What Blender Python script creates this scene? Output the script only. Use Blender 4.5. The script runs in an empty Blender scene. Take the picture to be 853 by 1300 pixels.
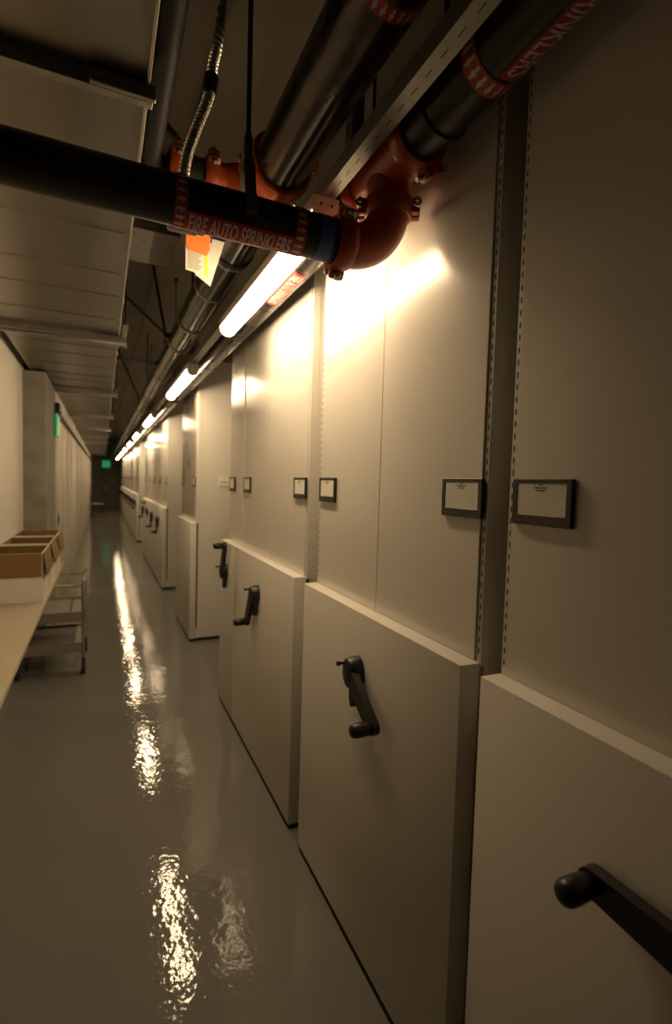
import bpy, bmesh, math, random
from mathutils import Vector, Matrix
random.seed(7)
SC = bpy.context.scene
COL = SC.collection
PI = math.pi

# ------------------------------------------------------------------ materials
def new_mat(name):
    m = bpy.data.materials.new(name); m.use_nodes = True
    nt = m.node_tree
    return m, nt, nt.nodes['Principled BSDF']

def mat(name, col, rough=.5, metal=0., spec=.5, noise=0., nscale=8., bump=0., bscale=60., coat=0., stretch=None, rvar=0.):
    m, nt, b = new_mat(name)
    b.inputs['Base Color'].default_value = (*col, 1)
    b.inputs['Roughness'].default_value = rough
    b.inputs['Metallic'].default_value = metal
    b.inputs['Specular IOR Level'].default_value = spec
    if coat:
        b.inputs['Coat Weight'].default_value = coat
        b.inputs['Coat Roughness'].default_value = .12
    tc = nt.nodes.new('ShaderNodeTexCoord')
    src = tc.outputs['Object']
    if stretch:
        mp = nt.nodes.new('ShaderNodeMapping'); mp.inputs['Scale'].default_value = stretch
        nt.links.new(src, mp.inputs['Vector']); src = mp.outputs['Vector']
    if noise or rvar:
        n = nt.nodes.new('ShaderNodeTexNoise'); n.inputs['Scale'].default_value = nscale
        n.inputs['Detail'].default_value = 6
        nt.links.new(src, n.inputs['Vector'])
        if noise:
            r = nt.nodes.new('ShaderNodeValToRGB')
            r.color_ramp.elements[0].position = .3; r.color_ramp.elements[1].position = .7
            r.color_ramp.elements[0].color = (*[c * (1 - noise) for c in col], 1)
            r.color_ramp.elements[1].color = (*[min(1, c * (1 + noise)) for c in col], 1)
            nt.links.new(n.outputs['Fac'], r.inputs['Fac'])
            nt.links.new(r.outputs['Color'], b.inputs['Base Color'])
        if rvar:
            mr = nt.nodes.new('ShaderNodeMapRange')
            mr.inputs['To Min'].default_value = max(0, rough - rvar); mr.inputs['To Max'].default_value = rough + rvar
            nt.links.new(n.outputs['Fac'], mr.inputs['Value'])
            nt.links.new(mr.outputs['Result'], b.inputs['Roughness'])
    if bump:
        n2 = nt.nodes.new('ShaderNodeTexNoise'); n2.inputs['Scale'].default_value = bscale
        n2.inputs['Detail'].default_value = 3
        nt.links.new(src, n2.inputs['Vector'])
        bp = nt.nodes.new('ShaderNodeBump'); bp.inputs['Strength'].default_value = bump
        bp.inputs['Distance'].default_value = .01
        nt.links.new(n2.outputs['Fac'], bp.inputs['Height'])
        nt.links.new(bp.outputs['Normal'], b.inputs['Normal'])
    return m

def emis(name, col, strength, base=(.8, .8, .8)):
    m, nt, b = new_mat(name)
    b.inputs['Base Color'].default_value = (*base, 1)
    b.inputs['Emission Color'].default_value = (*col, 1)
    b.inputs['Emission Strength'].default_value = strength
    return m

def collage_mat():
    m, nt, b = new_mat('collage_print')
    tc = nt.nodes.new('ShaderNodeTexCoord')
    mp = nt.nodes.new('ShaderNodeMapping'); mp.inputs['Scale'].default_value = (1, 1, .8)
    nt.links.new(tc.outputs['Object'], mp.inputs['Vector'])
    n = nt.nodes.new('ShaderNodeTexNoise'); n.inputs['Scale'].default_value = 9; n.inputs['Detail'].default_value = 4
    v = nt.nodes.new('ShaderNodeTexVoronoi'); v.inputs['Scale'].default_value = 6
    nt.links.new(mp.outputs['Vector'], n.inputs['Vector']); nt.links.new(mp.outputs['Vector'], v.inputs['Vector'])
    a = nt.nodes.new('ShaderNodeMath'); a.operation = 'MULTIPLY'
    nt.links.new(n.outputs['Fac'], a.inputs[0]); nt.links.new(v.outputs['Distance'], a.inputs[1])
    r = nt.nodes.new('ShaderNodeValToRGB')
    e = r.color_ramp.elements
    e[0].position = .11; e[0].color = (.035, .028, .02, 1)
    e[1].position = .18; e[1].color = (.40, .36, .29, 1)
    nt.links.new(a.outputs[0], r.inputs['Fac'])
    nt.links.new(r.outputs['Color'], b.inputs['Base Color'])
    b.inputs['Roughness'].default_value = .3
    return m

def floor_waves(m):
    nt = m.node_tree; b = nt.nodes['Principled BSDF']
    old = b.inputs['Normal'].links[0].from_node
    tc = [n for n in nt.nodes if n.type == 'TEX_COORD'][0]
    n = nt.nodes.new('ShaderNodeTexNoise'); n.inputs['Scale'].default_value = 15; n.inputs['Detail'].default_value = 2
    nt.links.new(tc.outputs['Object'], n.inputs['Vector'])
    bp = nt.nodes.new('ShaderNodeBump'); bp.inputs['Strength'].default_value = .15; bp.inputs['Distance'].default_value = .01
    nt.links.new(n.outputs['Fac'], bp.inputs['Height']); nt.links.new(bp.outputs['Normal'], old.inputs['Normal'])

M = {
 'enamel':   mat('cream_enamel', (.72, .695, .63), .22, spec=.55, noise=.025, nscale=2.5, bump=.012, bscale=140),
 'enamel_matt': mat('cream_enamel_matt', (.70, .675, .61), .42, spec=.4, noise=.02, nscale=2),
 'slot':     mat('slot_dark', (.07, .06, .05), .8),
 'seam':     mat('dark_seam', (.10, .095, .085), .7),  # dark seam tone, not assigned to any part
 'kick':     mat('black_rubber', (.015, .014, .013), .7),
 'black':    mat('black_plastic', (.012, .011, .010), .38, noise=.2, nscale=30, bump=.05, bscale=300),
 'holder':   mat('brown_black_plastic', (.022, .017, .013), .42),
 'holder_mark': mat('grey_print', (.075, .068, .055), .5),
 'card':     mat('paper_card', (.84, .80, .70), .75, noise=.03, nscale=15),
 'ink':      mat('ink', (.09, .07, .055), .7),
 'floor':    mat('grey_epoxy', (.182, .178, .158), .05, spec=.45, noise=.06, nscale=1.3, bump=.035, bscale=60, rvar=.015),
 'wall':     mat('painted_wall', (.66, .63, .56), .7, noise=.03, nscale=2, bump=.03, bscale=80),
 'concrete': mat('bare_concrete', (.25, .235, .20), .85, noise=.22, nscale=5, bump=.2, bscale=30),
 'ceiling':  mat('concrete_slab', (.46, .42, .35), .9, noise=.12, nscale=1.6, bump=.1, bscale=20),
 'wall_far': mat('grimy_wall', (.40, .375, .32), .75, noise=.08, nscale=2.2, bump=.05, bscale=60),
 'dark':     mat('low_bounce_dark', (.11, .10, .085), .85, noise=.2, nscale=3),  # darkened to cut bounce light from the unseen near and outer walls
 'pipe_dim': mat('dimmed_steel_pipe', (.062, .055, .048), .27, .85, noise=.3, nscale=6, rvar=.08),  # darker copy of the steel pipe; puts shade into the near main run
 'flat_black': mat('flat_black_paint', (.012, .011, .010), .6, spec=.2),
 'backwall': mat('dark_wall', (.24, .21, .17), .8, noise=.15, nscale=1.5),
 'duct':     mat('galvanised_steel', (.32, .30, .265), .33, 1.0, noise=.10, nscale=3, rvar=.07, stretch=(3, .5, 1)),
 'duct_rail':mat('galvanised_rail', (.34, .32, .29), .42, .95, noise=.12, nscale=20),
 'pipe_black': mat('black_steel_pipe', (.026, .022, .019), .38, .15, spec=.35, noise=.35, nscale=9, rvar=.08),
 'pipe_steel': mat('dark_steel_pipe', (.24, .225, .20), .20, 1.0, noise=.25, nscale=6, rvar=.06),
 'band':     mat('band_metal', (.45, .43, .38), .35, .8),
 'zinc':     mat('zinc_strut', (.26, .25, .225), .42, .85, noise=.12, nscale=18),
 'bolt':     mat('zinc_bolt', (.62, .6, .55), .25, .95),
 'rod':      mat('threaded_rod', (.05, .046, .04), .5, .6, bump=.2, bscale=300),
 'orange':   mat('orange_fitting', (.37, .058, .011), .36, noise=.18, nscale=14, bump=.12, bscale=90),
 'blue':     mat('blue_tape', (.05, .10, .34), .5),
 'red':      mat('red_label', (.36, .022, .016), .45),
 'white':    mat('white_print', (.58, .51, .46), .5),
 'conduit':  mat('flex_conduit', (.42, .40, .35), .33, .85),
 'desk':     mat('laminate_cream', (.44, .385, .29), .5, noise=.03, nscale=4),
 'box_white':mat('white_board', (.68, .645, .575), .8, noise=.03, nscale=6),
 'kraft':    mat('kraft_board', (.215, .128, .040), .85, noise=.07, nscale=20),
 'chrome':   mat('cart_steel', (.55, .53, .48), .25, .9),
 'shelf':    mat('cart_shelf_grey', (.30, .275, .24), .45, .2),
 'tag_orange': mat('tag_orange', (.80, .22, .03), .55),
 'tag_paper': mat('tag_paper', (.74, .68, .56), .7),
 'tag_yellow': mat('tag_yellow', (.78, .62, .05), .6),
 'housing':  mat('lamp_housing', (.60, .56, .50), .45),
 'cap':      mat('lamp_end_cap', (.62, .57, .51), .55),
 'lamp':     emis('lamp_diffuser', (1.0, .725, .43), 45.0),
 'exit':     emis('exit_green', (.03, .50, .17), .42, (.02, .16, .07)),
 'poster':   collage_mat(),
 'rust':     mat('red_tape', (.40, .03, .025), .6),
 'yellow':   mat('yellow_tape', (.55, .46, .05), .6),
}

floor_waves(M['floor'])

# ------------------------------------------------------------------ mesh builder
class MB:
    def __init__(s): s.bm = bmesh.new()
    def _merge(s, t, m):
        me = bpy.data.meshes.new('tmp')
        for f in t.faces: f.material_index = m
        t.to_mesh(me); t.free(); s.bm.from_mesh(me); bpy.data.meshes.remove(me)
        return s
    def box(s, x0, x1, y0, y1, z0, z1, m=0, bev=0., seg=2, mtx=None):
        t = bmesh.new(); bmesh.ops.create_cube(t, size=1)
        for v in t.verts:
            v.co = Vector(((x0+x1)/2 + v.co.x*(x1-x0), (y0+y1)/2 + v.co.y*(y1-y0), (z0+z1)/2 + v.co.z*(z1-z0)))
        if bev: bmesh.ops.bevel(t, geom=t.edges[:], offset=bev, segments=seg, affect='EDGES', profile=.5)
        if mtx is not None: t.transform(mtx)
        return s._merge(t, m)
    def lathe(s, prof, p0, axis, m=0, seg=32, closed=False):
        """prof: list of (distance along axis, radius)"""
        t = bmesh.new(); a = Vector(axis).normalized()
        u = a.orthogonal().normalized(); w = a.cross(u)
        rings = []
        for d, r in prof:
            c = Vector(p0) + a*d
            if r < 1e-6: rings.append([t.verts.new(c)])
            else: rings.append([t.verts.new(c + (u*math.cos(2*PI*i/seg) + w*math.sin(2*PI*i/seg))*r) for i in range(seg)])
        n = len(rings)
        for k in range(n if closed else n-1):
            A, B = rings[k], rings[(k+1) % n]
            for i in range(seg):
                j = (i+1) % seg
                if len(A) == 1 and len(B) == 1: continue
                if len(A) == 1: t.faces.new((A[0], B[j], B[i]))
                elif len(B) == 1: t.faces.new((A[i], A[j], B[0]))
                else: t.faces.new((A[i], A[j], B[j], B[i]))
        bmesh.ops.recalc_face_normals(t, faces=t.faces[:])
        return s._merge(t, m)
    def cyl(s, p0, p1, r, m=0, seg=24, r1=None, bev=0.):
        p0, p1 = Vector(p0), Vector(p1); L = (p1-p0).length; r1 = r if r1 is None else r1
        if bev: pr = [(0, 0), (0, r-bev), (bev*.3, r-bev*.3), (bev, r), (L-bev, r1), (L-bev*.3, r1-bev*.3), (L, r1-bev), (L, 0)]
        else: pr = [(0, 0), (0, r), (L, r1), (L, 0)]
        return s.lathe(pr, p0, p1-p0, m, seg)
    def tube(s, pts, r, m=0, seg=12, caps=True):
        pts = [Vector(p) for p in pts]; t = bmesh.new(); rings = []; u = None
        rr = r if isinstance(r, (list, tuple)) else [r]*len(pts)
        for i, p in enumerate(pts):
            d = (pts[min(i+1, len(pts)-1)] - pts[max(i-1, 0)]).normalized()
            if u is None: u = d.orthogonal().normalized()
            u = (u - d*u.dot(d)).normalized(); w = d.cross(u)
            rings.append([t.verts.new(p + (u*math.cos(2*PI*k/seg) + w*math.sin(2*PI*k/seg))*rr[i]) for k in range(seg)])
        for A, B in zip(rings, rings[1:]):
            for k in range(seg):
                j = (k+1) % seg; t.faces.new((A[k], A[j], B[j], B[k]))
        if caps: t.faces.new(rings[0][::-1]); t.faces.new(rings[-1])
        bmesh.ops.recalc_face_normals(t, faces=t.faces[:])
        return s._merge(t, m)
    def prism(s, poly, fn, a, b, m=0):
        """poly: 2-D outline, fn(u, v, h) -> 3-D point, extruded from h=a to h=b"""
        t = bmesh.new()
        A = [t.verts.new(fn(u, v, a)) for u, v in poly]; B = [t.verts.new(fn(u, v, b)) for u, v in poly]
        n = len(poly)
        t.faces.new(A); t.faces.new(B[::-1])
        for i in range(n):
            j = (i+1) % n; t.faces.new((A[i], B[i], B[j], A[j]))
        bmesh.ops.recalc_face_normals(t, faces=t.faces[:])
        return s._merge(t, m)
    def quad(s, a, b, c, d, m=0):
        t = bmesh.new(); t.faces.new([t.verts.new(p) for p in (a, b, c, d)]); return s._merge(t, m)
    def build(s, name, mats, parent=None, loc=None, angle=35, smooth=True):
        me = bpy.data.meshes.new(name); s.bm.to_mesh(me); s.bm.free()
        for k in (mats if isinstance(mats, (list, tuple)) else [mats]): me.materials.append(M[k] if isinstance(k, str) else k)
        if smooth:
            me.polygons.foreach_set('use_smooth', [True]*len(me.polygons))
            me.set_sharp_from_angle(angle=math.radians(angle))
        o = bpy.data.objects.new(name, me); COL.objects.link(o)
        if parent is not None: o.parent = parent
        if loc is not None: o.location = loc
        return o

def tag(o, label, cat=None, group=None):
    o['label'] = label
    if cat: o['category'] = cat
    if group: o['group'] = group
    return o
def thing(name, label, cat, loc=(0, 0, 0), rz=0., group=None):
    o = bpy.data.objects.new(name, None); COL.objects.link(o)
    o.empty_display_size = .1; o.location = loc; o.rotation_euler = (0, 0, rz)
    return tag(o, label, cat, group)
def struct(o): o['kind'] = 'structure'; return o
def copy_tree(o, parent=None):
    c = o.copy(); COL.objects.link(c)
    if parent is not None: c.parent = parent
    for ch in list(o.children): copy_tree(ch, c)
    return c

# ------------------------------------------------------------------ constants of the place
XF = .73          # aisle face of the lower carriage panels
CEIL = 3.3
Y0, Y1 = -7.0, 26.4
XWN, XWF, YCOL = -.62, -.45, 5.1   # near left wall, far left wall, concrete column face

# ------------------------------------------------------------------ room shell
struct(MB().box(-.9, 3.6, Y0-.1, Y1+.1, -.1, 0).build('floor', 'floor', smooth=False))
struct(MB().box(-.9, 3.6, Y0-.1, Y1+.1, CEIL, CEIL+.1).build('ceiling', 'ceiling', smooth=False))
w = MB(); w.box(-.8, XWN, 1.8, YCOL, 0, CEIL)
w.box(-.8, XWN, YCOL, Y1, 0, CEIL); w.box(XWN-.01, XWF, YCOL+.95, Y1, 0, 2.385, 1)
y = YCOL + 2.0; k = 0
while y < Y1-1:                     # shallow pilasters between the far wall panels
    w.box(XWF-.02, XWF+(.004 if k % 2 else .008), y, y+(.55 if k % 2 else .28), 0, 2.38, 1, .003, 1)
    y += 1.05; k += 1
struct(w.build('wall_left', ['wall', 'wall_far'], smooth=False))
struct(MB().box(-.8, XWN+.02, Y0, 1.8, 0, CEIL, 0, .006, 1).build('unseen_dark_wall', 'dark', smooth=False))  # unseen near stretch of left wall, put in dark to cut bounce light
struct(MB().box(XWN-.01, XWF+.004, YCOL, YCOL+.95, 0, 2.385, 0, .006, 1).build('trim_1', 'concrete', smooth=False))['label'] = 'bare concrete column face'
struct(MB().box(-.9, 3.6, Y1, Y1+.1, 0, CEIL).build('wall_back', 'backwall', smooth=False))
struct(MB().box(-.9, 3.6, Y0-.1, Y0, 0, CEIL).build('wall_front', 'dark', smooth=False))
struct(MB().box(3.5, 3.6, Y0, Y1, 0, CEIL).build('wall_right', 'dark', smooth=False))
# door in the far wall
d = MB().box(-.02, .66, Y1-.03, Y1-.002, 0, 2.05, 0, .004).build('door_1', 'backwall'); struct(d)
MB().cyl((.06, Y1-.032, 1.0), (.06, Y1-.075, 1.0), .02).cyl((.06, Y1-.07, 1.0), (.16, Y1-.07, 1.0), .009).build('door_handle', 'zinc', d)

# ------------------------------------------------------------------ mobile shelving units
TOP = 2.565; PT = 1.10
def upright(w, side, slots=True):
    """slotted corner post, one narrow flange to the aisle"""
    mb = MB(); s = side
    y1 = s*w/2; y0 = s*(w/2-.016)
    a, b = min(y0, y1), max(y0, y1)
    mb.box(.056, .090, a, b, PT-.01, TOP, 0, .0015, 1)
    if slots:
        z = PT + .02
        while z < TOP - .03:
            mb.box(.0554, .0566, (a+b)/2-.0016, (a+b)/2+.0016, z, z+.012, 1)
            z += .0254
    return mb
def holder_mb(yc):
    mb = MB(); W, Hh = .148, .092; zt = 1.520
    x0, x1 = .0430, .0518
    # frame of four bars round the window, the lower bar deeper
    L = yc - W/2; R_ = yc + W/2
    mb.box(x0, x1, L, L+.014, zt-Hh, zt, 0, .0015, 1); mb.box(x0, x1, R_-.014, R_, zt-Hh, zt, 0, .0015, 1)
    mb.box(x0, x1, L+.012, R_-.012, zt-.009, zt, 0, .0012, 1)
    mb.box(x0, x1, L+.012, R_-.012, zt-Hh, zt-Hh+.021, 0, .0012, 1)
    mb.box(x1-.002, x1, L+.01, R_-.01, zt-Hh+.01, zt-.006)
    # moulded mark at the lower left of the frame (left as seen from the aisle = larger y)
    mb.box(x0-.0004, x0+.001, R_-.024, R_-.018, zt-Hh+.006, zt-Hh+.013, 1)
    for q in range(8):
        mb.box(x0-.0004, x0+.001, R_-.030-q*.0047, R_-.0265-q*.0047, zt-Hh+.0072, zt-Hh+.0118, 1)
    return mb
def card_mb(yc):
    mb = MB(); zt = 1.520
    mb.box(.0442, .0485, yc-.0615, yc+.0615, zt-.0725, zt-.0075)
    for dz, hw, n in ((.011, .005, 2), (.0165, .017, 7), (.022, .0105, 5)):   # three lines of small print
        for q in range(n):
            a = -hw + 2*hw*q/n
            mb.box(.0438, .0444, yc-a-2*hw/n*.82, yc-a, zt-dz-.0022, zt-dz)
            for f in mb.bm.faces[-6:]: f.material_index = 1
    return mb
def make_crank(parent, hz, ang, loc_y=0.):
    """ang: direction of the arm in the panel plane, 0 = along +y, 90 deg = up"""
    c = MB()
    # escutcheon drum, oval, with domed front
    for_x = [(-.010, 1.0), (-.030, .98), (-.041, .88), (-.046, .6), (-.047, 0.)]
    t = bmesh.new(); seg = 32; rings = []
    for xx, k in [(0, 1.0)] + for_x:
        if k == 0: rings.append([t.verts.new((xx, 0, 0))])
        else: rings.append([t.verts.new((xx, .039*k*math.cos(2*PI*i/seg), .050*k*math.sin(2*PI*i/seg))) for i in range(seg)])
    for A, B in zip(rings, rings[1:]):
        for i in range(seg):
            j = (i+1) % seg
            if len(B) == 1: t.faces.new((A[i], A[j], B[0]))
            else: t.faces.new((A[i], A[j], B[j], B[i]))
    bmesh.ops.recalc_face_normals(t, faces=t.faces[:]); c._merge(t, 0)
    crank = c.build('crank', 'black', parent, (0, loc_y, hz))
    # fixed pointer fin below the hub
    fin = [(-.017, -.03), (.017, -.03), (.013, -.085), (.005, -.108), (-.005, -.108), (-.013, -.085)]
    MB().prism(fin, lambda u, v, h: Vector((h, u, v)), -.026, -.004).build('pointer_fin', 'black', crank)
    # arm
    ca, sa = math.cos(ang), math.sin(ang); L = .186
    prof = [(-.010, -.024)] + [(-.02+.0*k, 0) for k in range(0)]
    out = []
    for k in range(13): th = PI/2 + PI*k/12; out.append((.030*math.cos(th), .030*math.sin(th)))
    for k in range(13): th = -PI/2 + PI*k/12; out.append((L + .022*math.cos(th), .022*math.sin(th)))
    fn = lambda u, v, h: Vector((h, u*ca - v*sa, u*sa + v*ca))
    MB().prism(out, fn, -.042, -.020).build('crank_arm', 'black', crank)
    g = Vector((0, L*ca, L*sa))
    gp = [(0, 0), (0, .013), (.006, .0165), (.018, .0195), (.040, .0205), (.055, .0200), (.063, .0165), (.067, .010), (.068, 0)]
    MB().lathe(gp, g + Vector((-.036, 0, 0)), (-1, 0, 0), 0, 24).build('grip', 'black', crank)
    pp = [(0, 0), (0, .0042), (.016, .0042), (.020, .005), (.028, .0078), (.031, .0078), (.031, 0)]
    MB().lathe(pp, (-.038, .014, .028), (-1, 0, 0), 0, 16).build('lock_pin', 'black', crank)
    return crank

def make_unit(y0, y1, label, holders='LR', crank=90., slots=False, split=True, group=None, depth=2.5, name='mobile_shelving_unit', hz=.915):
    w_ = y1 - y0; yc = (y0+y1)/2
    u = thing(name, label, 'shelving unit', (XF, yc, 0), 0, group)
    MB().box(0, .055, -w_/2, w_/2, .024, PT, 0, .0025, 2).build('carriage_panel', 'enamel_matt', u)
    MB().box(.008, depth-.01, -w_/2+.006, w_/2-.006, 0, .026).build('kick_strip', 'kick', u)
    pw = w_/2 - .018
    if split:
        MB().box(.052, .069, -pw, -.0012, PT, TOP, 0, .0012, 1).build('end_panel', 'enamel', u)
        MB().box(.052, .069, .0012, pw, PT, TOP, 0, .0012, 1).build('end_panel', 'enamel', u)
        MB().box(.0545, .066, -.002, .002, PT, TOP-.002).build('seam_strip', 'enamel_matt', u)
    else:
        MB().box(.052, .069, -pw, pw, PT, TOP, 0, .0012, 1).build('end_panel', 'enamel', u)
    for s in (-1, 1): upright(w_, s, slots).build('corner_post', ['enamel_matt', 'slot'], u)
    MB().box(.071, depth, -w_/2+.003, w_/2-.003, .125, TOP+.012, 0, .002, 1).build('side_panel', 'enamel_matt', u)
    MB().box(.058, depth, -w_/2+.004, w_/2-.004, .028, .1225, 0, .002, 1).build('base_rail', 'enamel_matt', u)
    inner = .018 + .074 + .012
    if 'L' in holders:
        h = holder_mb(w_/2-inner+.008).build('label_holder', ['holder', 'holder_mark'], u); card_mb(w_/2-inner+.008).build('card', ['card', 'ink'], h)
    if 'R' in holders:
        h = holder_mb(-w_/2+.081).build('label_holder', ['holder', 'holder_mark'], u); card_mb(-w_/2+.081).build('card', ['card', 'ink'], h)
    if crank is not None: make_crank(u, hz, math.radians(crank))
    return u

make_unit(-.17, .83, 'nearest cream shelving unit, cut by right picture edge, crank arm lying level', 'L', 1., True, hz=.888)
make_unit(.895, 1.868, 'cream shelving unit with two label frames, behind the elbow, crank arm slanting down right', 'LR', 214., True)
make_unit(1.987, 3.05, 'cream shelving unit lit by nearest lamp, crank arm hanging down to the left', 'LR', 300., False)
U4 = make_unit(3.053, 3.43, 'narrow cream shelving unit beside open aisle, its crank arm pointing up', 'L', 112., False, False)
u5 = make_unit(4.748, 5.70, 'crankless cream shelving unit with dark speckled print on its end', '', None, False, False, name='fixed_shelving_unit')
h = None
for yc in (-.476+.13, .476-.10):
    h = holder_mb(yc).build('label_holder', ['holder', 'holder_mark'], u5); card_mb(yc).build('card', ['card', 'ink'], h)
o = MB().box(.0495, .0518, -.40, .445, 1.14, 2.28, 0, .0005, 1).build('print_sheet', 'poster', u5); o['label'] = 'dark speckled collage print'
# white notice on its flank, towards the camera
o = MB().box(.255, .345, -.476-.006, -.476+.004, 1.445, 1.53, 0, .001, 1).box(.262, .338, -.4824, -.4818, 1.478, 1.482, 1).box(.268, .332, -.4824, -.4818, 1.468, 1.471, 1).build('side_notice', ['card', 'holder_mark'], u5)
o['label'] = 'white card on flank'
n6 = ['first of four crank units past second aisle, crank arm down, print on its end', 'second of four crank units past second aisle, crank arm down',
      'third of four crank units past second aisle, crank arm raised left', 'last of four crank units past second aisle, nearest the third aisle']
for k in range(4):
    a = 7.135 + k*.95
    u = make_unit(a, a+.946, n6[k], 'LR', (280., 275., 50., 290.)[k], False, True)
    if k == 0:
        o = MB().box(.0495, .0518, -.42, -.24, 1.22, 2.0, 0, .0005, 1).build('print_sheet', 'poster', u); o['label'] = 'narrow dark print'
far_lab = 'small distant cream shelving unit in the far run before the dark end wall'
proto = None; k = 0; y = 12.68
while y < 25.4:
    if proto is None:
        proto = make_unit(y, y+.946, far_lab, 'LR', 300., False, True, group='far run of shelving units'); q = proto
    else:
        q = copy_tree(proto); q.location = (XF, y+.473, 0)
    y += .955; k += 1
    if k % 4 == 0: y += .10

# ------------------------------------------------------------------ lamps on a strut channel
LX, LZ = .558, 2.205            # lens underside
def make_lamp(y0, label, group=None):
    L = 1.22
    t = thing('ceiling_lamp', label, 'lamp', (LX, y0, LZ), 0, group)
    MB().box(-.0378, .0378, .004, L-.004, .042, .0805, 0, .003, 2).build('lamp_housing', 'housing', t)
    prof = [(-.037, .044)] + [(-.037*math.cos(PI*k/18), .034 - .034*math.sin(PI*k/18)) for k in range(19)] + [(.037, .044)]
    fn = lambda u, v, h: Vector((u, h, v))
    MB().prism(prof, fn, .010, L-.010).build('diffuser', 'lamp', t)
    cap = [(-.0378, .080)] + [(-.0378*math.cos(PI*k/18), .034 - .0355*math.sin(PI*k/18)) for k in range(19)] + [(.0378, .080)]
    for a in (0, L-.011):
        e = MB(); e.prism(cap, fn, a, a+.011)
        if a == 0:
            for sx in (-.016, .016): e.cyl((sx, .0005, .058), (sx, -.002, .058), .004, 1, 10)
        e.build('end_cap', ['cap', 'slot'], t)
    return t
ys = [1.335, 3.62, 6.45, 9.1, 11.5, 14.1, 16.9, 19.2, 21.7]
labs = ['nearest glowing tube lamp, just behind the black crossing pipe', 'second nearest glowing tube lamp, above the open aisle',
        'third nearest glowing tube lamp along the row over the shelving']
for k, y in enumerate(ys):
    make_lamp(y, labs[k] if k < 3 else 'small far glowing lamp in the row receding to the end wall', None if k < 3 else 'far lamps of the row')

# strut channel
s_ = MB(); zb = LZ+.081
prof = [(-.0205, 0), (-.0205, .041), (.0205, .041), (.0205, 0), (.0125, 0), (.0125, .006), (.0178, .006), (.0178, .0383), (-.0178, .0383), (-.0178, .006), (-.0125, .006), (-.0125, 0)]
s_.prism(prof, lambda u, v, h: Vector((LX+.006+u, h, zb+.041-v)), -.6, 24.5)
yy = -.5
while yy < 6: s_.box(LX+.0048, LX+.0072, yy, yy+.022, zb-.0003, zb+.0003, 1); yy += .05
tag(s_.build('strut_channel', ['zinc', 'kick'], smooth=False), 'long galvanised strut channel that the tube lamps hang from', 'strut')
def rod(x, y, z0, label, group=None, r=.004, side=False):
    t = thing('hanger_rod', label, 'rod', (x, y, z0), 0, group)
    MB().cyl((0, 0, 0), (0, 0, CEIL-z0), r, 0, 10).build('rod', 'rod', t)
    if side: MB().box(-.052, .009, -.014, .014, .0, .004, 0, .001, 1).build('bracket', 'zinc', t)
    MB().cyl((0, 0, .004), (0, 0, .012), .008, 0, 6).build('nut', 'bolt', t)
    MB().cyl((0, 0, CEIL-z0-.02), (0, 0, CEIL-z0), .014, 0, 12).build('anchor', 'rod', t)
rod(.600, 1.15, zb+.041, 'thin dark rod holding the lamp strut between the big pipe and strut', side=True)
for y in (4.9, 7.5, 10.1): rod(.600, y, zb+.041, 'thin rod holding the lamp strut further down the row', 'far strut rods', side=True)
# slotted hanger channel behind the big pipe
t = thing('slotted_hanger', 'short slotted channel hanging behind the strut near the orange tee', 'hanger', (.655, 1.37, 2.385))
hb = MB().box(-.02, .02, -.02, .02, 0, CEIL-2.385, 0, .002, 1)
for q in range(14): hb.box(-.0205, -.0195, -.005, .005, .05+q*.06, .08+q*.06, 1); hb.box(-.005, .005, -.0205, -.0195, .05+q*.06, .08+q*.06, 1)
hb.build('channel', ['duct_rail', 'slot'], t)
MB().box(-.035, .035, -.03, .03, CEIL-2.385-.01, CEIL-2.385, 0, .002, 1).build('foot_plate', 'duct_rail', t)

# ------------------------------------------------------------------ sprinkler pipes
def coupling(parent, c, axis, R, lug, w=.048):
    """grooved coupling: ring with a raised middle, two bolt lugs and bolts"""
    c = Vector(c); a = Vector(axis).normalized(); l = Vector(lug).normalized(); n = a.cross(l)
    mb = MB()
    k = R
    mb.lathe([(-w/2, k*1.005), (-w/2, k*1.13), (-w/2+.007, k*1.20), (-.008, k*1.24), (.008, k*1.24), (w/2-.007, k*1.20), (w/2, k*1.13), (w/2, k*1.005)], c, a, 0, 40)
    B_ = []
    for s in (-1, 1):
        bolts = MB(); B_.append(bolts)
        m = Matrix((( a.x, l.x*s, n.x, 0), (a.y, l.y*s, n.y, 0), (a.z, l.z*s, n.z, 0), (0, 0, 0, 1))).transposed().transposed()
        m = Matrix.Translation(c + l*s*(k*1.30)) @ m
        mb.box(-w*.40, w*.40, -k*.22, k*.24, .004, .026, 0, .005, 2, m)
        mb.box(-w*.40, w*.40, -k*.22, k*.24, -.026, -.004, 0, .005, 2, m)
        p = c + l*s*(k*1.37)
        bolts.cyl(p - n*.052, p + n*.046, .0062, 0, 12)
        bolts.cyl(p - n*.040, p - n*.026, .0125, 0, 6)
        bolts.lathe([(0, 0), (0, .0105), (.006, .010), (.011, .006), (.012, 0)], p + n*.026, n, 0, 14)
    o = mb.build('coupling', 'orange', parent)
    for q in B_: q.build('bolt', 'bolt', o)
    return o

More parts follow.
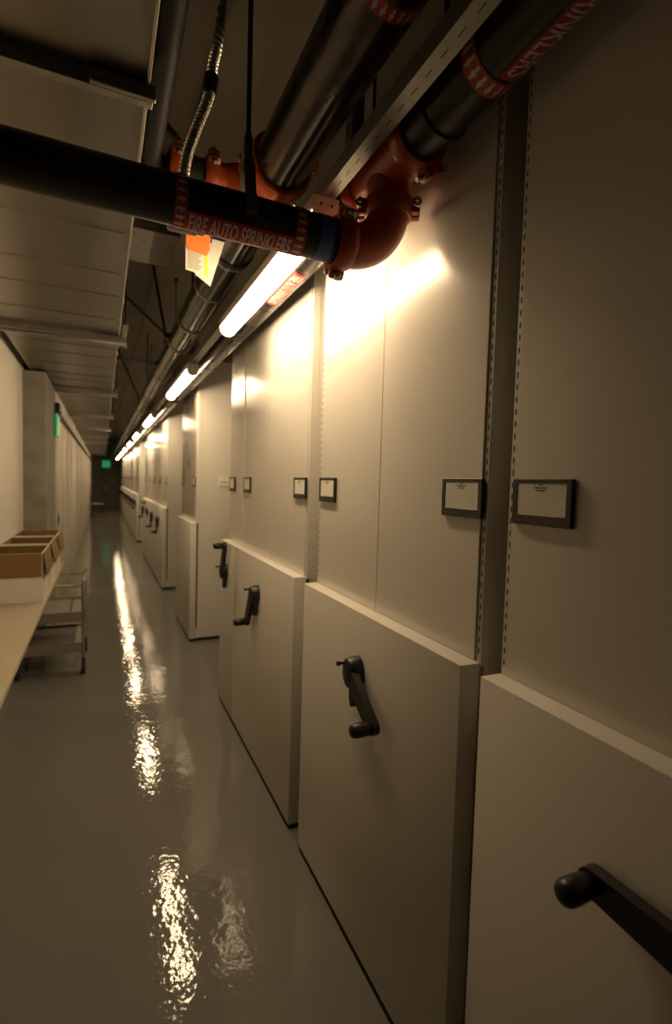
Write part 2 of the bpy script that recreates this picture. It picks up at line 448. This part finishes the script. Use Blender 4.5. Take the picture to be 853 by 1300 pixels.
def text_mesh(s, height, xs):
    cu = bpy.data.curves.new('txt', 'FONT'); cu.body = s; cu.size = 1; cu.offset = .014
    ob = bpy.data.objects.new('txt', cu); COL.objects.link(ob)
    bpy.context.view_layer.update()
    me = bpy.data.meshes.new_from_object(ob.evaluated_get(bpy.context.evaluated_depsgraph_get()))
    bpy.data.objects.remove(ob); bpy.data.curves.remove(cu)
    bm = bmesh.new(); bm.from_mesh(me); bpy.data.meshes.remove(me)
    ymx = max(v.co.y for v in bm.verts); xmn = min(v.co.x for v in bm.verts)
    k = height / ymx
    for v in bm.verts: v.co = Vector(((v.co.x-xmn)*k*xs, v.co.y*k, 0))
    for i in range(1, 9):
        geom = bm.verts[:] + bm.edges[:] + bm.faces[:]
        bmesh.ops.bisect_plane(bm, geom=geom, plane_co=(0, height*i/9, 0), plane_no=(0, 1, 0))
    bmesh.ops.triangulate(bm, faces=bm.faces[:])
    return bm
def wrap_label(parent, text, height, length, t0, a0, fn, band, rings, ring_range, lmargin=.012):
    """text runs along the pipe from t0, fn(t, a, lift) places it round the pipe; band = angular range of the red band"""
    bm = text_mesh(text, height, 1.0)
    w_ = max(v.co.x for v in bm.verts); sx = length / w_
    for v in bm.verts: v.co = fn(t0 + v.co.x*sx, a0[0] + (a0[1]-a0[0])*v.co.y/height, .0028)
    mb = MB(); mb._merge(bm, 1)
    def patch(ta, tb, aa, ab, lift, m, n=18):
        for i in range(n):
            a, b = aa+(ab-aa)*i/n, aa+(ab-aa)*(i+1)/n
            mb.quad(fn(ta, a, lift), fn(tb, a, lift), fn(tb, b, lift), fn(ta, b, lift), m)
    patch(t0-lmargin, t0+length+lmargin, band[0], band[1], .0018, 0)
    for (ra, rb) in rings:
        patch(ra, rb, ring_range[0], ring_range[1], .0020, 0, 36)
        st = math.radians(19); n = int((ring_range[1]-ring_range[0])/st)
        for i in range(n):
            ac = ring_range[0] + st*(i+.5); w0 = rb-ra
            hs, hh = math.radians(3.0), math.radians(6.4)
            xa, xm, xb = ra+w0*.12, ra+w0*.5, ra+w0*.92
            mb.quad(fn(xa, ac-hs, .0030), fn(xm, ac-hs, .0030), fn(xm, ac+hs, .0030), fn(xa, ac+hs, .0030), 1)
            t = bmesh.new(); t.faces.new([t.verts.new(fn(xm, ac-hh, .0030)), t.verts.new(fn(xb, ac, .0030)), t.verts.new(fn(xm, ac+hh, .0030))]); mb._merge(t, 1)
    return mb.build('pipe_label', ['red', 'white'], parent, smooth=False)

R4 = .0505
R2 = .0590
YC, ZC = 1.188, 2.103              # crossing pipe
X2, Z2 = .67, 2.315               # pipe over the shelving
RB = .113                         # elbow bend radius
# crossing pipe with its elbow
cp = thing('sprinkler_pipe', 'black sprinkler pipe crossing the aisle below the duct, ending in an orange elbow', 'pipe', (0, YC, ZC))
cp.rotation_euler = (0, .012, 0)
MB().cyl((-.62, 0, 0), (X2-RB, 0, 0), R4, 0, 48).build('pipe', 'pipe_black', cp)
def fx(t, a, lift): return Vector((t, -(R4+lift)*math.cos(a), (R4+lift)*math.sin(a)))
rd = math.radians
wrap_label(cp, 'FIRE AUTO SPRINKLERS', .037, .230, .169, (rd(-88), rd(-46)), fx, (rd(-106), rd(-40)),
           [(.137, .162), (.404, .431)], (rd(-106), rd(74)), .010)['label'] = 'red band with white lettering and flow arrows'
MB().lathe([(0, R4+.0012), (.035, R4+.0012)], (.466, 0, 0), (1, 0, 0), 0, 48).build('blue_band', 'blue', cp)['label'] = 'blue tape band'
el = MB(); Re = R4*1.06
arc = [(X2-RB+RB*math.sin(PI/2*k/16), 0, RB-RB*math.cos(PI/2*k/16)) for k in range(17)]
el.tube([(X2-RB-.022, 0, 0)] + arc + [(X2, 0, RB+.004)], Re, 0, 40)
el.build('elbow', 'orange', cp)
coupling(cp, (X2-RB-.018, 0, 0), (1, 0, 0), R4*1.03, (0, -.55, .83))
coupling(cp, (X2, 0, RB+.002), (0, 0, 1), R4*1.03, (.86, -.5, 0))

# pipe over the shelving with its tee
p2 = thing('sprinkler_pipe', 'black sprinkler pipe along the shelving tops, right of the lamp strut, with orange tee', 'pipe', (X2, YC, Z2))
MB().cyl((0, -2.6, 0), (0, -.115, 0), R2, 0, 48).build('pipe', 'pipe_black', p2)
MB().cyl((0, .115, 0), (0, 24.2-YC, 0), R2*.98, 0, 40).build('pipe', 'pipe_dim', p2)
te = MB().cyl((0, -.135, 0), (0, .135, 0), R2*1.07, 0, 40).cyl((0, 0, 0), (0, 0, -(Z2-ZC-RB)+.012), R4*1.06, 0, 40)
te.lathe([(-.012, R4*1.06), (.0, R4*1.10), (.02, R2*.98)], (0, 0, -.062), (0, 0, 1), 0, 40)
te.build('tee', 'orange', p2)
coupling(p2, (0, -.128, 0), (0, 1, 0), R2*1.03, (.5, 0, -.86))
coupling(p2, (0, .128, 0), (0, 1, 0), R2*1.03, (-.5, 0, .86))
coupling(p2, (0, 5.30-YC, 0), (0, 1, 0), R2*1.0, (.9, 0, -.44))
def fy(t, b, lift): return Vector(((R2+lift)*math.sin(b), t - YC, -(R2+lift)*math.cos(b)))
wrap_label(p2, 'FIRE AUTO SPRINKLERS', .036, .42, .345, (rd(-2), rd(38)), fy, (rd(-8), rd(48)),
           [(.785, .825)], (rd(-110), rd(60)), .012)['label'] = 'red band with white lettering and flow arrows'
# red label on its far part, beside the nearest lamp
mbx = MB()
def far_patch(ta, tb, aa, ab, lift, m, n=10):
    for i in range(n):
        a, b = aa+(ab-aa)*i/n, aa+(ab-aa)*(i+1)/n
        mbx.quad(fy(ta, a, lift), fy(tb, a, lift), fy(tb, b, lift), fy(ta, b, lift), m)
far_patch(1.80, 2.16, rd(-35), rd(12), .0006, 0)
bm_ = text_mesh('FIRE AUTO SPRINKLERS', .036, 1.0); w_ = max(v.co.x for v in bm_.verts)
for v in bm_.verts: v.co = fy(1.82+v.co.x*.32/w_, rd(-30)+rd(37)*v.co.y/.036, .0016)
mbx._merge(bm_, 1)
mbx.build('pipe_label', ['red', 'white'], p2, smooth=False)['label'] = 'faded red lettered band beside lamp'
# hanger of that pipe
def band_hanger(x, y, z, R, label, name='pipe_hanger', group=None, th_=.003, lift=.003, wide=.026):
    t = thing(name, label, 'hanger', (x, y, z), 0, group)
    lp = []
    for k in range(25):
        th = rd(125) + rd(290)*k/24; lp.append(((R+lift)*math.cos(th), (R+lift)*math.sin(th)))
    top = [(.014, R+.055), (-.014, R+.055)]
    pts = [(-.014, R+.075)] + lp + [(.014, R+.075)]
    mb = MB(); tb = bmesh.new()
    for sgn in (0, 1):
        pass
    A = []
    for px, pz in pts:
        A.append((px, pz))
    t2 = bmesh.new(); rows = []
    for i, (px, pz) in enumerate(A):
        r_ = math.hypot(px, pz); k = (r_+th_)/r_
        rows.append([t2.verts.new((px, -wide/2, pz)), t2.verts.new((px, wide/2, pz)), t2.verts.new((px*k, wide/2, pz*k)), t2.verts.new((px*k, -wide/2, pz*k))])
    for a, b in zip(rows, rows[1:]):
        for k in range(4): t2.faces.new((a[k], a[(k+1) % 4], b[(k+1) % 4], b[k]))
    t2.faces.new(rows[0]); t2.faces.new(rows[-1][::-1])
    bmesh.ops.recalc_face_normals(t2, faces=t2.faces[:]); tb.free()
    mb._merge(t2, 0); mb.box(-.017, .017, -wide/2, wide/2, R+.066, R+.078)
    return t, mb
t, mb = band_hanger(X2, .96, Z2, R2, 'dark clevis hanger round the pipe near the orange tee', wide=.016)
mb.build('strap', 'pipe_black', t); MB().cyl((0, 0, R2+.07), (0, 0, CEIL-Z2), .006, 0, 10).build('rod', 'rod', t)
MB().cyl((-.03, 0, R2+.05), (.03, 0, R2+.05), .005, 0, 8).build('bolt', 'bolt', t)
# hanger of the crossing pipe: strap in the plane across X
t = thing('pipe_hanger', 'long thin rod with a steel strap round the crossing pipe', 'hanger', (.300, YC, ZC), rd(90))
_t, mb = band_hanger(0, 0, 0, R4, '', th_=.0009, lift=.0002)
bpy.data.objects.remove(_t)
mb.build('strap', 'zinc', t)
MB().lathe([(0, .009), (.012, .013), (.05, .010), (.06, .007)], (0, 0, R4+.076), (0, 0, 1), 0, 16).build('swivel_nut', 'zinc', t)
MB().cyl((0, 0, R4+.08), (0, 0, CEIL-ZC), .0055, 0, 10).build('rod', 'rod', t)

# main pipe with tee and the branch turning towards the camera beside the duct
XM, ZM, R6, YT = .51, 2.5, .084, 1.78
mp = thing('sprinkler_main_pipe', 'big dark steel pipe left of the lamp strut, with orange tee behind the crossing pipe', 'pipe', (XM, YT, ZM))
MB().cyl((0, -4.3, 0), (0, -.15, 0), R6, 0, 56).build('pipe', 'pipe_dim', mp)  # near run: its shade is put into the darker steel colour
MB().cyl((0, .15, 0), (0, 23.6, 0), R6, 0, 48).build('pipe', 'pipe_steel', mp)
te = MB().cyl((0, -.17, 0), (0, .17, 0), R6*1.05, 0, 48).cyl((-.20, 0, 0), (0, 0, 0), R4*1.06, 0, 40)
te.lathe([(0, R6*.98), (.06, R4*1.3), (.09, R4*1.06)], (-.05, 0, 0), (-1, 0, 0), 0, 40)
te.build('tee', 'orange', mp)
coupling(mp, (0, -.165, 0), (0, 1, 0), R6*1.01, (.92, 0, .39), .055)
coupling(mp, (0, .165, 0), (0, 1, 0), R6*1.01, (.8, 0, .6), .055)
coupling(mp, (-.185, 0, 0), (1, 0, 0), R4*1.02, (0, -.8, .6))
MB().cyl((-.30, 0, 0), (-.17, 0, 0), R4, 0, 40).build('branch_pipe', 'pipe_black', mp)
coupling(mp, (-.295, 0, 0), (1, 0, 0), R4*1.02, (0, -.8, .6))
rr = .028
arc = [(-.29, 0, 0), (-.325, 0, 0)] + [(-.325-.05*math.sin(PI/2*k/10), -.05+.05*math.cos(PI/2*k/10), 0) for k in range(11)] + [(-.375, -4.2, 0)]
MB().tube(arc, [R4*.9, .04] + [rr]*12, 0, 28).build('return_pipe', 'flat_black', mp)
bd = 0
for y in (2.28, 2.72, 3.9, 5.1, 6.4, 7.9, 9.4, 11.2):
    MB().lathe([(-.010, R6), (-.010, R6+.004), (0, R6+.0065), (.010, R6+.004), (.010, R6)], (0, y-YT, 0), (0, 1, 0), 0, 48).build('band_ring', 'band', mp)
MB().lathe([(-.012, R6), (-.012, R6+.004), (0, R6+.007), (.012, R6+.004), (.012, R6)], (0, 2.235-YT, 0), (0, 1, 0), 0, 48).build('band_ring', 'pipe_black', mp)
# arrow ring label near the top picture edge
mbx = MB()
def fm(t, b, lift): return Vector(((R6+lift)*math.sin(b), t - YT, -(R6+lift)*math.cos(b)))
def ring_label(ta, tb):
    for i in range(40):
        a, b = rd(-120)+rd(200)*i/40, rd(-120)+rd(200)*(i+1)/40
        mbx.quad(fm(ta, a, .0006), fm(tb, a, .0006), fm(tb, b, .0006), fm(ta, b, .0006), 0)
    for i in range(15):
        ac = rd(-116)+rd(13)*i
        w0 = tb-ta
        mbx.quad(fm(ta+w0*.12, ac-rd(2), .0015), fm(ta+w0*.5, ac-rd(2), .0015), fm(ta+w0*.5, ac+rd(2), .0015), fm(ta+w0*.12, ac+rd(2), .0015), 1)
        t = bmesh.new(); t.faces.new([t.verts.new(fm(ta+w0*.5, ac-rd(4.4), .0015)), t.verts.new(fm(ta+w0*.92, ac, .0015)), t.verts.new(fm(ta+w0*.5, ac+rd(4.4), .0015))]); mbx._merge(t, 1)
ring_label(.90, .935)
mbx.build('pipe_label', ['red', 'white'], mp, smooth=False)['label'] = 'red ring with white arrows'
for y, lab in ((3.35, 'clevis hanger round the big pipe beyond the nearest lamp'), (6.9, 'clevis hanger round the big pipe further down the aisle')):
    t, mb = band_hanger(XM, y, ZM, R6, lab)
    mb.build('strap', 'duct_rail', t); MB().cyl((0, 0, R6+.07), (0, 0, CEIL-ZM), .007, 0, 10).build('rod', 'rod', t)

# small cross pipe with an orange coupling between main pipe and lamp row
t = thing('small_sprinkler_pipe', 'small pipe with orange coupling between big pipe and second lamp', 'pipe', (.61, 4.05, 2.5))
MB().cyl((-.016, 0, -.02), (.21, 0, -.02), .03, 0, 20).build('pipe', 'pipe_black', t)
coupling(t, (.04, 0, -.02), (1, 0, 0), .038, (0, -.7, .7), .04)

# flexible conduit behind the crossing pipe, its connector and the hanging tag
def catmull(P, n):
    P = [Vector(p) for p in P]; P = [P[0]*2-P[1]] + P + [P[-1]*2-P[-2]]; out = []
    for i in range(1, len(P)-2):
        for k in range(n):
            t = k/n; a, b, c, d = P[i-1:i+3]
            out.append(.5*((2*b) + (c-a)*t + (2*a-5*b+4*c-d)*t*t + (3*b-a-3*c+d)*t**3))
    return out + [P[-2]]
fc = thing('flexible_conduit', 'ribbed metal conduit curving down behind the crossing pipe', 'conduit', (0, 0, 0))
pts = catmull([(.300, 1.33, CEIL-.01), (.262, 1.3, 2.66), (.238, 1.3, 2.49), (.230, 1.3, 2.42), (.198, 1.3, 2.325), (.176, 1.3, 2.24), (.172, 1.3, 2.125)], 44)
rads = [.0132 if (i // 2) % 2 == 0 else .0096 for i in range(len(pts))]
MB().tube(pts, rads, 0, 14).build('ribbed_hose', 'conduit', fc)
MB().cyl((.231, 1.3, 2.425), (.236, 1.3, 2.465), .017, 0, 16).build('cable_clip', 'pipe_black', fc)
MB().cyl((.172, 1.3, 2.14), (.172, 1.3, 2.108), .017, 0, 8).build('connector_nut', 'zinc', fc)
jb = thing('junction_fitting', 'pale grey fitting just below the crossing pipe, left of the orange tag', 'fitting', (.172, 1.3, 2.098))
MB().cyl((-.034, 0, 0), (.034, 0, 0), .0115, 0, 20, bev=.004).build('fitting_body', 'housing', jb)
MB().cyl((.034, 0, 0), (.05, 0, 0), .008, 0, 16).build('fitting_neck', 'bolt', jb)
MB().cyl((-.012, -.0115, 0), (-.012, -.016, 0), .006, 0, 6).build('screw', 'bolt', jb)
tg = thing('inspection_tag', 'orange and white paper tag with yellow strip seen hanging just below the crossing pipe', 'tag', (.290, 1.80, 2.318), rd(16))
tg.scale = (1.4, 1.4, 1.4)
g = MB(); g.prism([(-.031, -.030), (-.024, -.043), (.022, -.043), (.030, -.028), (.030, .018), (-.031, .018)], lambda u, v, h: Vector((u, h, v)), -.0012, .0012)
g.build('tag_head', 'tag_orange', tg)
bd = MB()
N = 8
def bend(z): return .010*math.sin((z+.03)*16)
for i in range(N):
    za, zb_ = -.028-.062*i/N, -.028-.062*(i+1)/N
    for (a, b, m) in ((-.031, .016, 0), (.016, .026, 1), (.026, .030, 0)):
        ya, yb = .0014+bend(za)*.3, .0014+bend(zb_)*.3
        bd.quad((a, ya, za), (b, ya, za), (b, yb, zb_), (a, yb, zb_), m)
        bd.quad((a, ya+.001, za), (a, yb+.001, zb_), (b, yb+.001, zb_), (b, ya+.001, za), m)
for q in range(9):
    zz = -.046-q*.0045
    bd.box(-.026, .010 - (q % 3)*.004, bend(zz)*.3+.0004, bend(zz)*.3+.0008, zz-.0012, zz, 2)
bd.build('tag_body', ['tag_paper', 'tag_yellow', 'holder_mark'], tg, smooth=False)
MB().tube([(0, .000, .012), (.006, .0, .05), (.0, .0, .096), (-.006, .002, .05), (0, 0, .012)], .0012, 0, 6).build('tag_wire', 'rod', tg)
pl = thing('metal_plate', 'small pale bent plate hanging behind the orange tag', 'plate', (.340, 1.87, 2.32), rd(10))
pl.scale = (1.4, 1.4, 1.4)
MB().prism([(-.036, -.078), (.004, -.098), (.040, .02), (-.036, .02)], lambda u, v, h: Vector((u, h, v)), 0, .002).build('plate_face', 'box_white', pl)
MB().tube([(.004, -.001, .008), (.0, -.03, .06), (0, -.03, .094)], .0016, 0, 6).build('plate_wire', 'rod', pl)

# ------------------------------------------------------------------ ducts and other things under the ceiling
DXL, DXR, DZ = -.56, .092, 2.4
du = thing('air_duct', 'wide galvanised air duct running along the aisle above the left wall', 'duct', (0, 0, DZ))
b_ = MB(); b_.box(DXL, DXR, -1.4, 24.0, 0, .42, 0, .002, 1)
y = -1.1
flg = [1.33, 3.62, 5.98, 8.3, 10.6, 12.9, 15.2, 17.5, 19.8, 22.1]
y = 2.1
while y < 23.8:                       # stiffening creases pressed across the sheet
    if min(abs(y-f) for f in flg) > .12:
        b_.prism([(-.006, .0005), (0, -.0035), (.006, .0005)], lambda u, v, h, y=y: Vector((h, y+u, v)), DXL+.02, DXR-.02)
    y += .31 if int(y*3) % 2 else .42
b_.build('sheet_body', 'duct', du)
MB().box(DXR-.004, DXR+.004, -1.4, 24.0, -.010, .004, 0, .001, 1).build('edge_seam', 'band', du)
MB().box(DXL-.002, DXL+.003, -1.4, 24.0, -.008, .004, 0, .001, 1).build('edge_seam', 'band', du)
for f in flg:
    q = MB(); q.box(DXL-.006, DXR+.012, f-.022, f-.016, -.030, .43, 0, .001, 1); q.box(DXL-.006, DXR+.012, f-.004, f+.002, -.030, .43, 0, .001, 1)
    q.box(DXL-.006, DXR+.012, f-.022, f+.002, -.034, -.028, 0, .001, 1)
    fo = q.build('joint_flange', 'duct_rail', du)
    MB().box(DXR-.12, DXR+.018, f-.040, f-.024, -.036, -.004, 0, .002, 1).cyl((DXR-.10, f-.041, -.018), (DXR-.10, f-.048, -.018), .006, 0, 8).build('corner_clip', 'zinc', fo)
    if f > 3:
        MB().box(DXR+.012, DXR+.015, f-.34, f+.03, -.012, .10, 0, .001, 1).box(DXR+.012, DXR+.045, f-.34, f+.03, -.012, -.009, 0, .001, 1).box(DXR+.042, DXR+.045, f-.34, f+.03, -.012, .02, 0, .001, 1).build('side_bracket', 'zinc', fo)
for k, f in enumerate(flg[1:5]):
    lab = ['trapeze strut under the duct behind the crossing pipe', 'trapeze strut under the duct over the column',
           'trapeze strut under the duct just past the column', 'small trapeze strut far down the duct'][k]
    t = thing('duct_hanger', lab, 'hanger', (0, f+.065, DZ-.001))
    MB().box(DXL+.0, DXR+.052, -.0205, .0205, -.041, 0, 0, .003, 2).build('strut', 'duct_rail', t)
    MB().cyl((DXR+.042, 0, -.06), (DXR+.042, 0, CEIL-DZ), .005, 0, 10).build('rod', 'rod', t)
    MB().cyl((DXR+.042, 0, -.054), (DXR+.042, 0, -.041), .011, 0, 6).build('nut', 'bolt', t)

# small cross duct hung under the slab
t = thing('cross_duct', 'short boxy duct crossing under the ceiling right of the main duct', 'duct', (.10, 3.15, 2.9))
MB().box(-.1, .30, 0, .50, 0, CEIL-2.9, 0, .006, 1).build('sheet_body', 'duct_rail', t)
MB().box(-.1, .306, -.012, .012, -.012, CEIL-2.9, 0, .002, 1).build('flange', 'duct_rail', t)
# straight conduit against the slab
tag(MB().tube([(.415, -2, 3.27), (.42, 6, 3.27), (.41, 23, 3.27)], .013, 0, 12).build('ceiling_conduit', 'conduit'), 'straight thin steel conduit fixed along the ceiling slab', 'conduit')
# added dark bar standing for the shaded gap below the duct edge
tag(MB().tube([(-.415, YCOL+1.0, 2.155), (-.415, 24, 2.155)], .024, 0, 14).build('gap_shade_bar', 'pipe_black'), 'thin dark bar for the shaded gap under the duct edge, far left wall', 'pipe')
# sway braces
def brace(p0, p1, label, r=.012):
    p0, p1 = Vector(p0), Vector(p1); t = thing('sway_brace', label, 'brace', p0)
    d_ = p1-p0
    MB().cyl((0, 0, 0), d_, r, 0, 10).build('brace_bar', 'rod', t)
    for q in (Vector((0, 0, 0)), d_):
        MB().box(q.x-.022, q.x+.022, q.y-.016, q.y+.016, q.z-.02, q.z+.02, 0, .003, 1).build('clamp', 'pipe_black', t)
brace((.19, 2.02, 2.79), (.44, 2.02, 2.56), 'dark diagonal brace from ceiling to big pipe, left of the ribbed conduit', .014)
rod(.185, 2.02, 2.80, 'thin rod left of the ribbed conduit holding the diagonal brace')
brace((.125, 3.9, 2.76), (.42, 3.9, 2.52), 'dark diagonal brace between duct edge and big pipe, below the tag')
brace((.128, 4.75, 2.50), (.425, 4.75, 2.49), 'level dark bar between duct edge and big pipe')
brace((.33, 4.3, CEIL-.02), (.46, 4.3, 2.58), 'short dark brace above big pipe near the second lamp')
brace((.16, 7.6, CEIL-.02), (.46, 7.6, 2.58), 'distant dark brace above the big pipe')

# ------------------------------------------------------------------ exit signs
t = thing('exit_sign', 'green exit sign on the left wall just past the column', 'sign', (XWF+.003, 5.66+.42, 2.03))
MB().box(0, .045, -.09, .09, .10, .21, 0, .006, 2).build('sign_mount', 'kick', t)
MB().box(.012, .030, -.15, .15, -.13, .10, 0, .003, 1).build('sign_panel', 'exit', t)
t = thing('exit_sign', 'tiny green exit sign on the dark far end wall', 'sign', (.16, Y1-.004, 1.92))
MB().box(-.17, .17, -.05, 0, .0, .32, 0, .006, 1).build('sign_panel', 'exit', t)
MB().box(-.05, .05, -.05, 0, .32, .36, 0, .004, 1).build('sign_mount', 'kick', t)

# ------------------------------------------------------------------ desk, boxes, carts
dk = thing('work_table', 'long narrow cream table against the left wall', 'table', (0, 0, 0))
MB().box(XWN+.004, -.302, .55, 5.02, .726, .75, 0, .002, 1).build('tabletop', 'desk', dk)
for y in (.7, 2.75, 4.95):
    for x in (XWN+.045, XWN+.16): MB().box(x-.014, x+.014, y-.014, y+.014, 0, .726, 0, .003, 1).build('leg', 'chrome', dk)
MB().box(XWN+.03, XWN+.05, .6, 4.98, .67, .726).build('apron', 'shelf', dk)

def make_box(y0, y1, label, near=False, last=False):
    x0, x1, z0, z1 = -.605, -.318, 0, .288
    t = thing('storage_box', label, 'box', (0, (y0+y1)/2, .751), 0, 'open storage boxes on the table')
    hy = (y1-y0)/2; th = .006; mb = MB()
    mb.box(x0, x1, -hy, hy, 0, .006, 0)
    for (a, b, c, d_) in ((x0, x1, -hy, -hy+th), (x0, x1, hy-th, hy), (x0, x0+th, -hy+th, hy-th), (x1-th, x1, -hy+th, hy-th)):
        mb.box(a, b, c, d_, .006, z1, 0)
    # kraft lining faces
    e = .0006; g = th+e
    mb.quad((x0+g, -hy+g, .0066), (x1-g, -hy+g, .0066), (x1-g, hy-g, .0066), (x0+g, hy-g, .0066), 1)
    mb.quad((x0+g, hy-g, .006), (x1-g, hy-g, .006), (x1-g, hy-g, z1), (x0+g, hy-g, z1), 1)
    mb.quad((x0+g, -hy+g, .006), (x1-g, -hy+g, .006), (x1-g, -hy+g, z1), (x0+g, -hy+g, z1), 1)
    mb.quad((x0+g, -hy+g, .006), (x0+g, hy-g, .006), (x0+g, hy-g, z1), (x0+g, -hy+g, z1), 1)
    mb.quad((x1-g, -hy+g, .006), (x1-g, hy-g, .006), (x1-g, hy-g, z1), (x1-g, -hy+g, z1), 1)
    mb.build('box_body', ['box_white', 'kraft'], t, smooth=False)
    L = .135
    def flap(mtx, wid):
        MB().box(-wid/2, wid/2, 0, .004, -L, 0, 0, .001, 1, mtx).build('flap', 'kraft', t)
    T = Matrix.Translation; Rz = lambda a: Matrix.Rotation(a, 4, 'Z'); Rx = lambda a: Matrix.Rotation(a, 4, 'X')
    if near: flap(T(((x0+x1)/2, -hy-.005, z1)) @ Rx(rd(-3)), x1-x0-.006)
    flap(T((x1+.001, 0, z1)) @ Rz(rd(-90)) @ Rx(rd(9 if near else 12)), 2*hy-.012)
    if last: flap(T(((x0+x1)/2, hy+.005, z1)) @ Rx(rd(20)), x1-x0-.006)
    return t
make_box(3.41, 3.80, 'nearest open white box with brown flaps on the table, at left picture edge', near=True)
make_box(3.90, 4.30, 'middle of the three open brown-lined boxes on the table')
b3 = make_box(4.40, 4.82, 'farthest of the three open brown-lined boxes, at the table end', last=True)
MB().box(-.3176, -.3168, .195, .207, .055, .10).box(-.3176, -.3168, .19, .205, .01, .045).build('tape_mark', 'rust', b3)['label'] = 'red tape mark'

def caster(parent, x, y, r=.04):
    c = MB().box(x-.012, x+.012, y-.018, y+.018, r+.012, .105, 0, .004, 1).cyl((x, y, .10), (x, y, .13), .012, 0, 10)
    c = c.build('caster', 'black', parent)
    MB().cyl((x-.014, y, r), (x+.014, y, r), r, 0, 20, bev=.005).build('wheel', 'kick', c)
ct = thing('utility_cart', 'low steel cart on black casters tucked under the table end', 'cart', (0, 0, 0))
cx0, cx1, cy0, cy1 = -.56, -.128, 4.24, 4.78
for x in (cx0, cx1):
    for y in (cy0, cy1):
        MB().cyl((x, y, .12), (x, y, .715), .0125, 0, 16, bev=.004).build('post', 'chrome', ct); caster(ct, x, y)
for z in (.165, .40):
    sh = MB(); sh.box(cx0, cx1, cy0, cy1, z+.055, z+.060, 0, .001, 1)
    for (a, b, c, d_) in ((cx0, cx1, cy0-.004, cy0+.004), (cx0, cx1, cy1-.004, cy1+.004), (cx0-.004, cx0+.004, cy0, cy1), (cx1-.004, cx1+.004, cy0, cy1)): sh.box(a, b, c, d_, z, z+.078, 0, .001, 1)
    sh.build('shelf', 'shelf', ct, smooth=False)
for y in (cy0, cy1): MB().cyl((cx0, y, .675), (cx1, y, .675), .008, 0, 12).build('top_rail', 'shelf', ct)
for x in (cx0, cx1): MB().cyl((x, cy0, .675), (x, cy1, .675), .008, 0, 12).build('top_rail', 'shelf', ct)
MB().lathe([(0, .009), (.16, .009)], (-.36, cy0, .675), (1, 0, 0), 0, 12).build('yellow_sleeve', 'yellow', ct)['label'] = 'yellow sleeve'

# distant trolley before the end wall
fc_ = thing('push_trolley', 'dark trolley with upright handle standing near the far end wall', 'trolley', (-.15, 20.9, 0))
for x in (-.21, .21):
    for y in (-.3, .3):
        MB().cyl((x, y, .12), (x, y, 1.0 if x > 0 else .82), .014, 0, 12).build('post', 'kick', fc_); caster(fc_, x, y, .05)
MB().box(-.22, .22, -.31, .31, .15, .19, 0, .004, 1).build('deck', 'kick', fc_)
MB().box(-.22, .22, -.31, .31, .46, .49, 0, .004, 1).build('deck', 'shelf', fc_)
MB().tube([(.21, -.3, 1.0), (.21, -.3, 1.15), (.21, .3, 1.15), (.21, .3, 1.0)], .014, 0, 12).build('handle', 'kick', fc_)
MB().box(.13, .29, -.1, .1, .92, 1.10, 0, .02, 2).build('bin', 'kick', fc_)
# small switch on the wall past the column
t = thing('wall_switch', 'small dark switch on the left wall above the boxes', 'switch', (XWF, 6.5, 1.0))
MB().box(0, .008, -.04, .04, -.06, .06, 0, .003, 2).build('plate', 'holder', t); MB().box(.008, .013, -.008, .008, -.014, .014, 0, .002, 1).build('toggle', 'kick', t)
t = thing('wall_notice', 'tiny yellow notice on the far left wall', 'sign', (XWF, 19.0, 1.12))
MB().box(.021, .026, -.15, .15, -.06, .06, 0, .001, 1).build('plate', 'yellow', t)

# ------------------------------------------------------------------ world, camera
wd = bpy.data.worlds.new('world'); SC.world = wd; wd.use_nodes = True
wd.node_tree.nodes['Background'].inputs['Color'].default_value = (.01, .008, .006, 1)
wd.node_tree.nodes['Background'].inputs['Strength'].default_value = .2
Rm = ((.908769, -.416295, .028949), (.002655, -.063602, -.997972), (.417291, .907003, -.056695))
cd = bpy.data.cameras.new('camera'); co = bpy.data.objects.new('camera', cd); COL.objects.link(co)
cd.sensor_fit = 'HORIZONTAL'; cd.sensor_width = 36; cd.lens = 646*36/853
X_, Y_, Z_ = Vector(Rm[0]), -Vector(Rm[1]), -Vector(Rm[2])
mw = Matrix((X_, Y_, Z_)).transposed().to_4x4(); mw.translation = (0, 0, 1.5)
co.matrix_world = mw
cd.clip_start = .02; cd.clip_end = 100
cd.dof.use_dof = True; cd.dof.focus_distance = 1.25; cd.dof.aperture_fstop = 4.0
SC.camera = co
SC.view_settings.view_transform = 'Standard'; SC.view_settings.look = 'None'
SC.view_settings.exposure = 0; SC.view_settings.gamma = 1; SC.view_settings.use_curve_mapping = False
